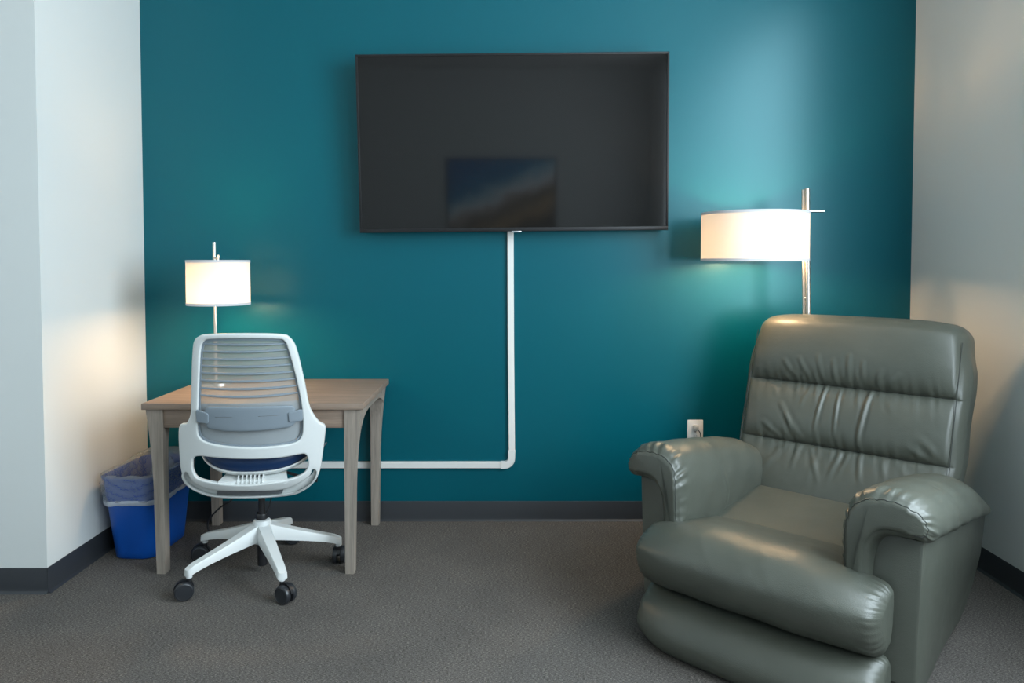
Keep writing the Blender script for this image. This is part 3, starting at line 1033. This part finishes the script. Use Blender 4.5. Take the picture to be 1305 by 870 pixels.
for sd in (1, -1):
    rings = []
    R = 0.075
    ys = [(-0.085 + R * (1 - math.cos(a)), math.sin(a)) for a in np.linspace(0.0, math.pi / 2, 16)]
    ys += [(y, 1.0) for y in np.concatenate([np.linspace(-0.008, 0.06, 12), np.linspace(0.07, 0.27, 14), np.linspace(0.275, 0.345, 15), np.linspace(0.36, 0.80, 22)])]
    ys += [(0.86 - 0.05 * (1 - math.sin(a)), math.cos(a)) for a in np.linspace(0.1, math.pi / 2, 9)]
    u = np.arange(nL) / nL
    outerw = np.clip((LP[:, 0] - 0.44) / 0.08, 0, 1)
    for y, k in ys:
        k2 = 0.30 + 0.70 * k
        P = MP + (LP - MP) * k2
        nd = (LP - MP); nd = nd / (np.linalg.norm(nd, axis=1)[:, None] + 1e-6)
        g1 = math.exp(-((y + 0.052) / 0.034) ** 2) * 0.0105
        lw = np.clip((u * 18 - 1.0) / 1.2, 0, 1) * np.clip((12.4 - u * 18) / 1.5, 0, 1)
        d = lw * g1 * (sgat(u * 1.0 + 0.2 * y) + 0.8 * sg2(u))
        d = d - 0.006 * math.exp(-((y + 0.072) / 0.006) ** 2) * (1 if k > 0.3 else 0)
        # soft crown; front higher, falls off to the back
        crown = 0.010 * math.sin(math.pi * min(1, max(0, (y + 0.05) / 0.8))) if y > -0.05 else 0
        zdrop = 0.075 * max(0, (y - 0.5) / 0.36) ** 2
        # cross seam on the arm
        sy = 0.315 - 0.10 * np.clip((P[:, 1] - 0.42) / 0.18, 0, 1)
        d = d - 0.0045 * gau(y, sy, 0.0055) + 0.002 * gau(y, sy, 0.03)
        d = d + 0.0015 * np.sin(y * 40 + u * 30)
        P = P + nd * d[:, None]
        top = np.clip((P[:, 1] - 0.45) / 0.12, 0, 1)
        # inner face leans on the seat: push the front of the drop down a little
        yy = y + 0.045 * np.clip((0.45 - P[:, 1]) / 0.2, 0, 1) * (1 if y < 0.1 else 0)* max(0, 1 - (y + 0.085) / 0.185)
        # outer corner of the pad is set back from the front
        yy = yy + 0.03 * np.clip((P[:, 0] - 0.47) / 0.06, 0, 1) * max(0, 1 - (y + 0.085) / 0.3)
        rings.append([(sd * a, q, b_ + (crown - zdrop) * t) for (a, b_), q, t in zip(P, yy, top)])
    pad = bloft('arm_pad', rings, rec)
    btube('pad_seam', [tuple(p) for p in rings[4][:nL * 12 // 18]], 0.0017, pad)

# --- backrest: three stacked puffs with gathers
def rect_loop(w, h, r, nf, nc, ns):
    """counter-clockwise; returns (x, y, front weight) with y=0 the front face, y=h*2 the back"""
    pts = []
    for x in np.linspace(-w + r, w - r, nf):
        pts.append((x, 0.0, 1.0))
    for k in range(1, nc + 1):
        a = math.pi / 2 * k / (nc + 1)
        pts.append((w - r + r * math.sin(a), r - r * math.cos(a), math.cos(a)))
    for y in np.linspace(r, 2 * h - r, ns):
        pts.append((w, y, 0.0))
    for k in range(1, nc + 1):
        a = math.pi / 2 * k / (nc + 1)
        pts.append((w - r + r * math.cos(a), 2 * h - r + r * math.sin(a), 0.0))
    for x in np.linspace(w - r, -w + r, 14):
        pts.append((x, 2 * h, 0.0))
    for k in range(1, nc + 1):
        a = math.pi / 2 * k / (nc + 1)
        pts.append((-w + r - r * math.sin(a), 2 * h - r + r * math.cos(a), 0.0))
    for y in np.linspace(2 * h - r, r, ns):
        pts.append((-w, y, 0.0))
    for k in range(1, nc + 1):
        a = math.pi / 2 * k / (nc + 1)
        pts.append((-w + r - r * math.cos(a), r - r * math.sin(a), math.sin(a)))
    return np.array(pts)


S1, S2, ZT, ZB = 0.620, 0.877, 1.190, 0.24
# wrinkles in the leather: (x0, z0, x1, z1, width, height)
WR = [(-0.071, 0.875, -0.092, 0.680, .0065, .0120), (-0.011, 0.875, -0.009, 0.659, .0060, .0100), (0.108, 0.872, 0.080, 0.632, .0075, .0135),
      (-0.247, 0.776, -0.136, 0.630, .010, .0060), (-0.215, 0.728, -0.165, 0.630, .009, .0055), (-0.314, 0.690, -0.214, 0.615, .010, .0045),
      (-0.152, 0.605, -0.164, 0.500, .010, .0065), (-0.099, 0.605, -0.040, 0.470, .009, .0065), (0.020, 0.605, -0.012, 0.490, .009, .0065),
      (0.094, 0.602, 0.116, 0.500, .009, .0065), (-0.215, 0.600, -0.300, 0.470, .012, .0050), (-0.140, 0.850, -0.165, 0.760, .008, .0035),
      (-0.253, 0.968, -0.200, 0.892, .010, .0050), (-0.190, 0.985, -0.140, 0.892, .009, .0045), (-0.110, 1.000, -0.085, 0.892, .010, .0045),
      (-0.045, 0.985, -0.035, 0.892, .009, .0045), (0.019, 1.010, 0.022, 0.892, .010, .0055), (0.075, 0.989, 0.078, 0.892, .009, .0045),
      (0.150, 0.960, 0.125, 0.892, .010, .0045), (0.215, 0.950, 0.170, 0.892, .010, .0040), (0.377, 0.650, 0.300, 0.725, .012, .0055),
      (0.340, 0.630, 0.262, 0.680, .012, .0045), (0.25, 0.60, 0.29, 0.52, .012, .0050), (0.18, 0.60, 0.205, 0.53, .010, .0045),
      (0.33, 0.60, 0.345, 0.54, .012, .0050), (0.06, 0.86, 0.07, 0.80, .007, .0030), (-0.30, 0.86, -0.27, 0.80, .010, .0030),
      (0.17, 0.86, 0.20, 0.80, .010, .0025), (-0.06, 0.60, -0.10, 0.45, .012, .003), (0.05, 0.60, 0.03, 0.52, .008, .004)]
gA, gB, gC = n1d(21, 9, 14), n1d(22, 9, 22), n1d(23, 9, 10)


def wrinkle(x, z):
    out = np.zeros_like(x)
    for x0, z0, x1, z1, w, h in WR:
        L2 = (x1 - x0) ** 2 + (z1 - z0) ** 2
        t = ((x - x0) * (x1 - x0) + (z - z0) * (z1 - z0)) / L2
        tc_ = np.clip(t, 0, 1)
        dx_ = x - (x0 + tc_ * (x1 - x0)); dz_ = z - (z0 + tc_ * (z1 - z0))
        dd = np.sqrt(dx_ ** 2 + dz_ ** 2)
        out += h * (np.exp(-(dd / w) ** 2) - 0.45 * np.exp(-((dd - 1.9 * w) / w) ** 2)) * 0.62 * (1 - np.abs(2 * np.clip(t, -0.15, 1.0) - 0.75) ** 2.0 * 0.62).clip(0.0, 1)
    return out


zs = np.concatenate([np.linspace(ZB, S1 - 0.05, 34), np.linspace(S1 - 0.047, S1 + 0.05, 34), np.linspace(S1 + 0.055, S2 - 0.05, 34), np.linspace(S2 - 0.047, S2 + 0.05, 34), np.linspace(S2 + 0.055, ZT - 0.065, 34)])
lv = [(z, 0.0) for z in zs]
RT = 0.058
for a in np.linspace(0, math.pi / 2, 15)[1:]:
    lv.append((ZT - RT + RT * math.sin(a), RT * (1 - math.cos(a))))
rings = []
for z, ins in lv:
    w = 0.445 - 0.022 * max(0, (0.8 - z)) / 0.5 - 0.03 * max(0, z - 1.0) / 0.2
    P = rect_loop(w - ins, 0.082 - ins * 0.98, max(0.010, 0.045 - ins * 0.7), 170, 7, 9)
    x, y, fw = P[:, 0], P[:, 1] + ins, P[:, 2]
    base_y = 0.640 + (z - 0.3) * 0.205
    sag = 0.0
    zz = z
    if zz < S1:
        t = (zz - 0.16) / (S1 - 0.16); A = 0.046
    elif zz < S2:
        t = (zz - S1) / (S2 - S1); A = 0.046
    else:
        t = min(1, (zz - S2) / (ZT + 0.03 - S2)); A = 0.066
    puff = A * max(0.0, 1 - abs(2 * t - 1) ** 2.4) ** 0.62
    xe = np.clip(1 - (np.abs(x) / (w + 0.002)) ** 7, 0, 1)
    dseam = min(abs(z - S1), abs(z - S2))
    seam_end = np.clip((np.abs(x) - 0.402) / 0.025, 0, 1)
    disp = puff * (0.25 + 0.75 * xe) * (1 - seam_end) + (A * 0.62) * (0.25 + 0.75 * xe) * seam_end
    damp = np.clip(1 - (np.abs(x) / 0.41) ** 6, 0, 1)
    g = gA(x + 0.15 * (z - S1)) * 0.0060 * math.exp(-(dseam / 0.042)) + gB(x + 0.1 * z) * 0.0034 * math.exp(-(dseam / 0.022))
    g = g * damp + gC(x * 0.16 + z * 0.12) * 0.0022
    disp = disp + g + wrinkle(x, np.full_like(x, z)) * damp
    disp = disp - 0.0055 * gau(np.abs(x), 0.416, 0.0042)
    yv = base_y + y - disp * fw * (1 - 0.6 * ins / RT)
    side = (1 - fw) * (np.abs(x) > w - ins - 0.03)
    xs = x + np.sign(x) * side * (0.010 * math.sin(z * 22) * 0.35 + 0.006)
    zv = z - 0.028 * (np.abs(x) / 0.42) ** 5 * max(0, (z - 0.95) / 0.24) - 0.0 * y
    rings.append([(a, b_, c_) for a, b_, c_ in zip(xs, yv, zv)])
bk = bloft('backrest', rings, rec)
for s_ in (S1, S2):
    by = 0.640 + (s_ - 0.3) * 0.205
    btube('back_seam', [(x, by - 0.0015, s_) for x in np.linspace(-0.41, 0.41, 30)], 0.0022, bk)
for sd in (-1, 1):
    pts = []
    for z in np.linspace(0.30, 1.10, 40):
        by = 0.640 + (z - 0.3) * 0.205
        xx = 0.416
        pts.append((sd * xx, by - 0.0175 - 0.003 * math.sin(z * 9), z))
    btube('side_seam', pts, 0.0016, bk)

# --- seat cushion with the deep front roll
sec = [(0.66, 0.290), (0.50, 0.306), (0.30, 0.327), (0.12, 0.345), (0.0, 0.356), (-0.09, 0.352), (-0.165, 0.325), (-0.214, 0.278), (-0.232, 0.235), (-0.218, 0.178), (-0.175, 0.135), (-0.120, 0.112), (-0.06, 0.118), (0.04, 0.13), (0.30, 0.15), (0.60, 0.17)]
SEC = np.array(catmull(sec, 8, True))
sn = len(SEC)
su = np.arange(sn) / sn
g1_, g2_, g3_ = n1d(31, 9, 9), n1d(32, 9, 18), n1d(33, 8, 1.5)
HX = 0.456
xsn = np.sin(np.linspace(-1, 1, 121) * math.pi / 2)
rings = []
for t in xsn:
    x = t * 0.415 + 0.020
    e = abs(t)
    P = SEC.copy()
    # behind the arm boxes only the middle runs back
    sq = np.clip((abs(x) - 0.300) / 0.035, 0, 1); sq = sq * sq * (3 - 2 * sq)
    P[:, 0] = np.where(P[:, 0] > -0.02, P[:, 0] * (1 - sq) + (-0.02 + (P[:, 0] + 0.02) * 0.02) * sq, P[:, 0])
    # ends round off
    c0 = np.array([-0.085, 0.235])
    k = math.sqrt(max(0.0, 1 - max(0.0, (e - 0.90) / 0.10) ** 2.4))
    k = 0.68 + 0.32 * k
    front = np.clip((0.12 - P[:, 0]) / 0.2, 0, 1)[:, None] if e < 0.75 else 1.0
    P = P + (c0 - P) * (1 - k) * front
    rad = P - c0
    rn = rad / (np.linalg.norm(rad, axis=1)[:, None] + 1e-6)
    d = 0.0075 * math.exp(-((e - 0.955) / 0.05) ** 2) * (g1_(su * 3) + 0.7 * g2_(su * 3)) + 0.0010 * g3_(su * 2 + x * 1.5)
    d = d + 0.0012 * np.sin(26 * x + 14 * su) * np.clip((0.1 - P[:, 0]) / 0.1, 0, 1)
    for x0_, sl_, hh_ in ((-0.25, 0.50, 0.0007), (-0.10, 0.75, 0.0011), (0.03, 0.95, 0.0009), (0.11, 0.60, 0.0012), (0.27, 0.8, 0.0008)):
        d = d + hh_ * np.exp(-((x - x0_ - sl_ * (su - 0.42)) / 0.016) ** 2) * np.exp(-((su - 0.42) / 0.085) ** 2)
    P = P + rn * d[:, None]
    # slight crown and the dip where people sit
    P[:, 1] -= 0.055 * max(0, (e - 0.35) / 0.65) ** 1.5 * np.clip((P[:, 1] - 0.24) / 0.14, 0, 1) * np.clip((0.3 - P[:, 0]) / 0.3, 0, 1)
    P[:, 0] += 0.060 * e ** 5 * np.clip((-0.05 - P[:, 0]) / 0.1, 0, 1)
    rings.append([(x, a, b_) for a, b_ in P])
bloft('seat_cushion', rings, rec)

# --- footrest panel folded under the seat
sec = [(-0.02, 0.098), (-0.085, 0.106), (-0.145, 0.094), (-0.195, 0.055), (-0.218, 0.010), (-0.222, -0.032), (-0.208, -0.066), (-0.175, -0.084), (-0.10, -0.086), (-0.02, -0.070), (0.0, 0.0)]
SEC2 = np.array(catmull(sec, 8, True))
sn2 = len(SEC2)
su2 = np.arange(sn2) / sn2
rings = []
for t in np.sin(np.linspace(-1, 1, 101) * math.pi / 2):
    x = t * 0.408 + 0.030
    e = abs(t)
    P = SEC2.copy()
    c0 = np.array([-0.07, 0.035])
    k = math.sqrt(max(0.0, 1 - max(0.0, (e - 0.90) / 0.10) ** 2.3))
    k = 0.66 + 0.34 * k
    P = P + (c0 - P) * (1 - k)
    rn = (P - c0); rn = rn / (np.linalg.norm(rn, axis=1)[:, None] + 1e-6)
    d = 0.0045 * math.exp(-((e - 0.95) / 0.05) ** 2) * (g1_(su2 * 3 + 0.3) + 0.6 * g2_(su2 * 3)) + 0.0008 * g3_(su2 + x)
    P = P + rn * d[:, None]
    P[:, 0] += 0.065 * e ** 4 * np.clip((-0.05 - P[:, 0]) / 0.1, 0, 1)
    P[:, 1] += 0.05 * max(0, (e - 0.6) / 0.4) ** 2 * np.clip((0.0 - P[:, 1]) / 0.08, 0, 1)
    rings.append([(x, a, b_) for a, b_ in P])
bloft('footrest_panel', rings, rec)

# --- hidden structure: back of the body and the rocker base
rings = []
for z, y0, y1 in ((0.10, 0.05, 0.60), (0.18, 0.03, 0.72), (0.28, 0.02, 0.80), (0.42, 0.60, 0.84)):
    rings.append([(-0.352, y0, z), (0.352, y0, z), (0.352, y1, z), (-0.352, y1, z)])
bloft('seat_frame', rings, rec, sharp=30)
bm = bmesh.new()
add_box(bm, -0.30, -0.25, 0.02, 0.52, 0.0, 0.075, 0.004)
add_box(bm, 0.25, 0.30, 0.02, 0.52, 0.0, 0.075, 0.004)
add_box(bm, -0.30, 0.30, 0.06, 0.11, 0.0, 0.05, 0.004)
add_box(bm, -0.30, 0.30, 0.42, 0.47, 0.0, 0.05, 0.004)
from_bm('rocker_base', bm, 'black', rec, sharp=30)
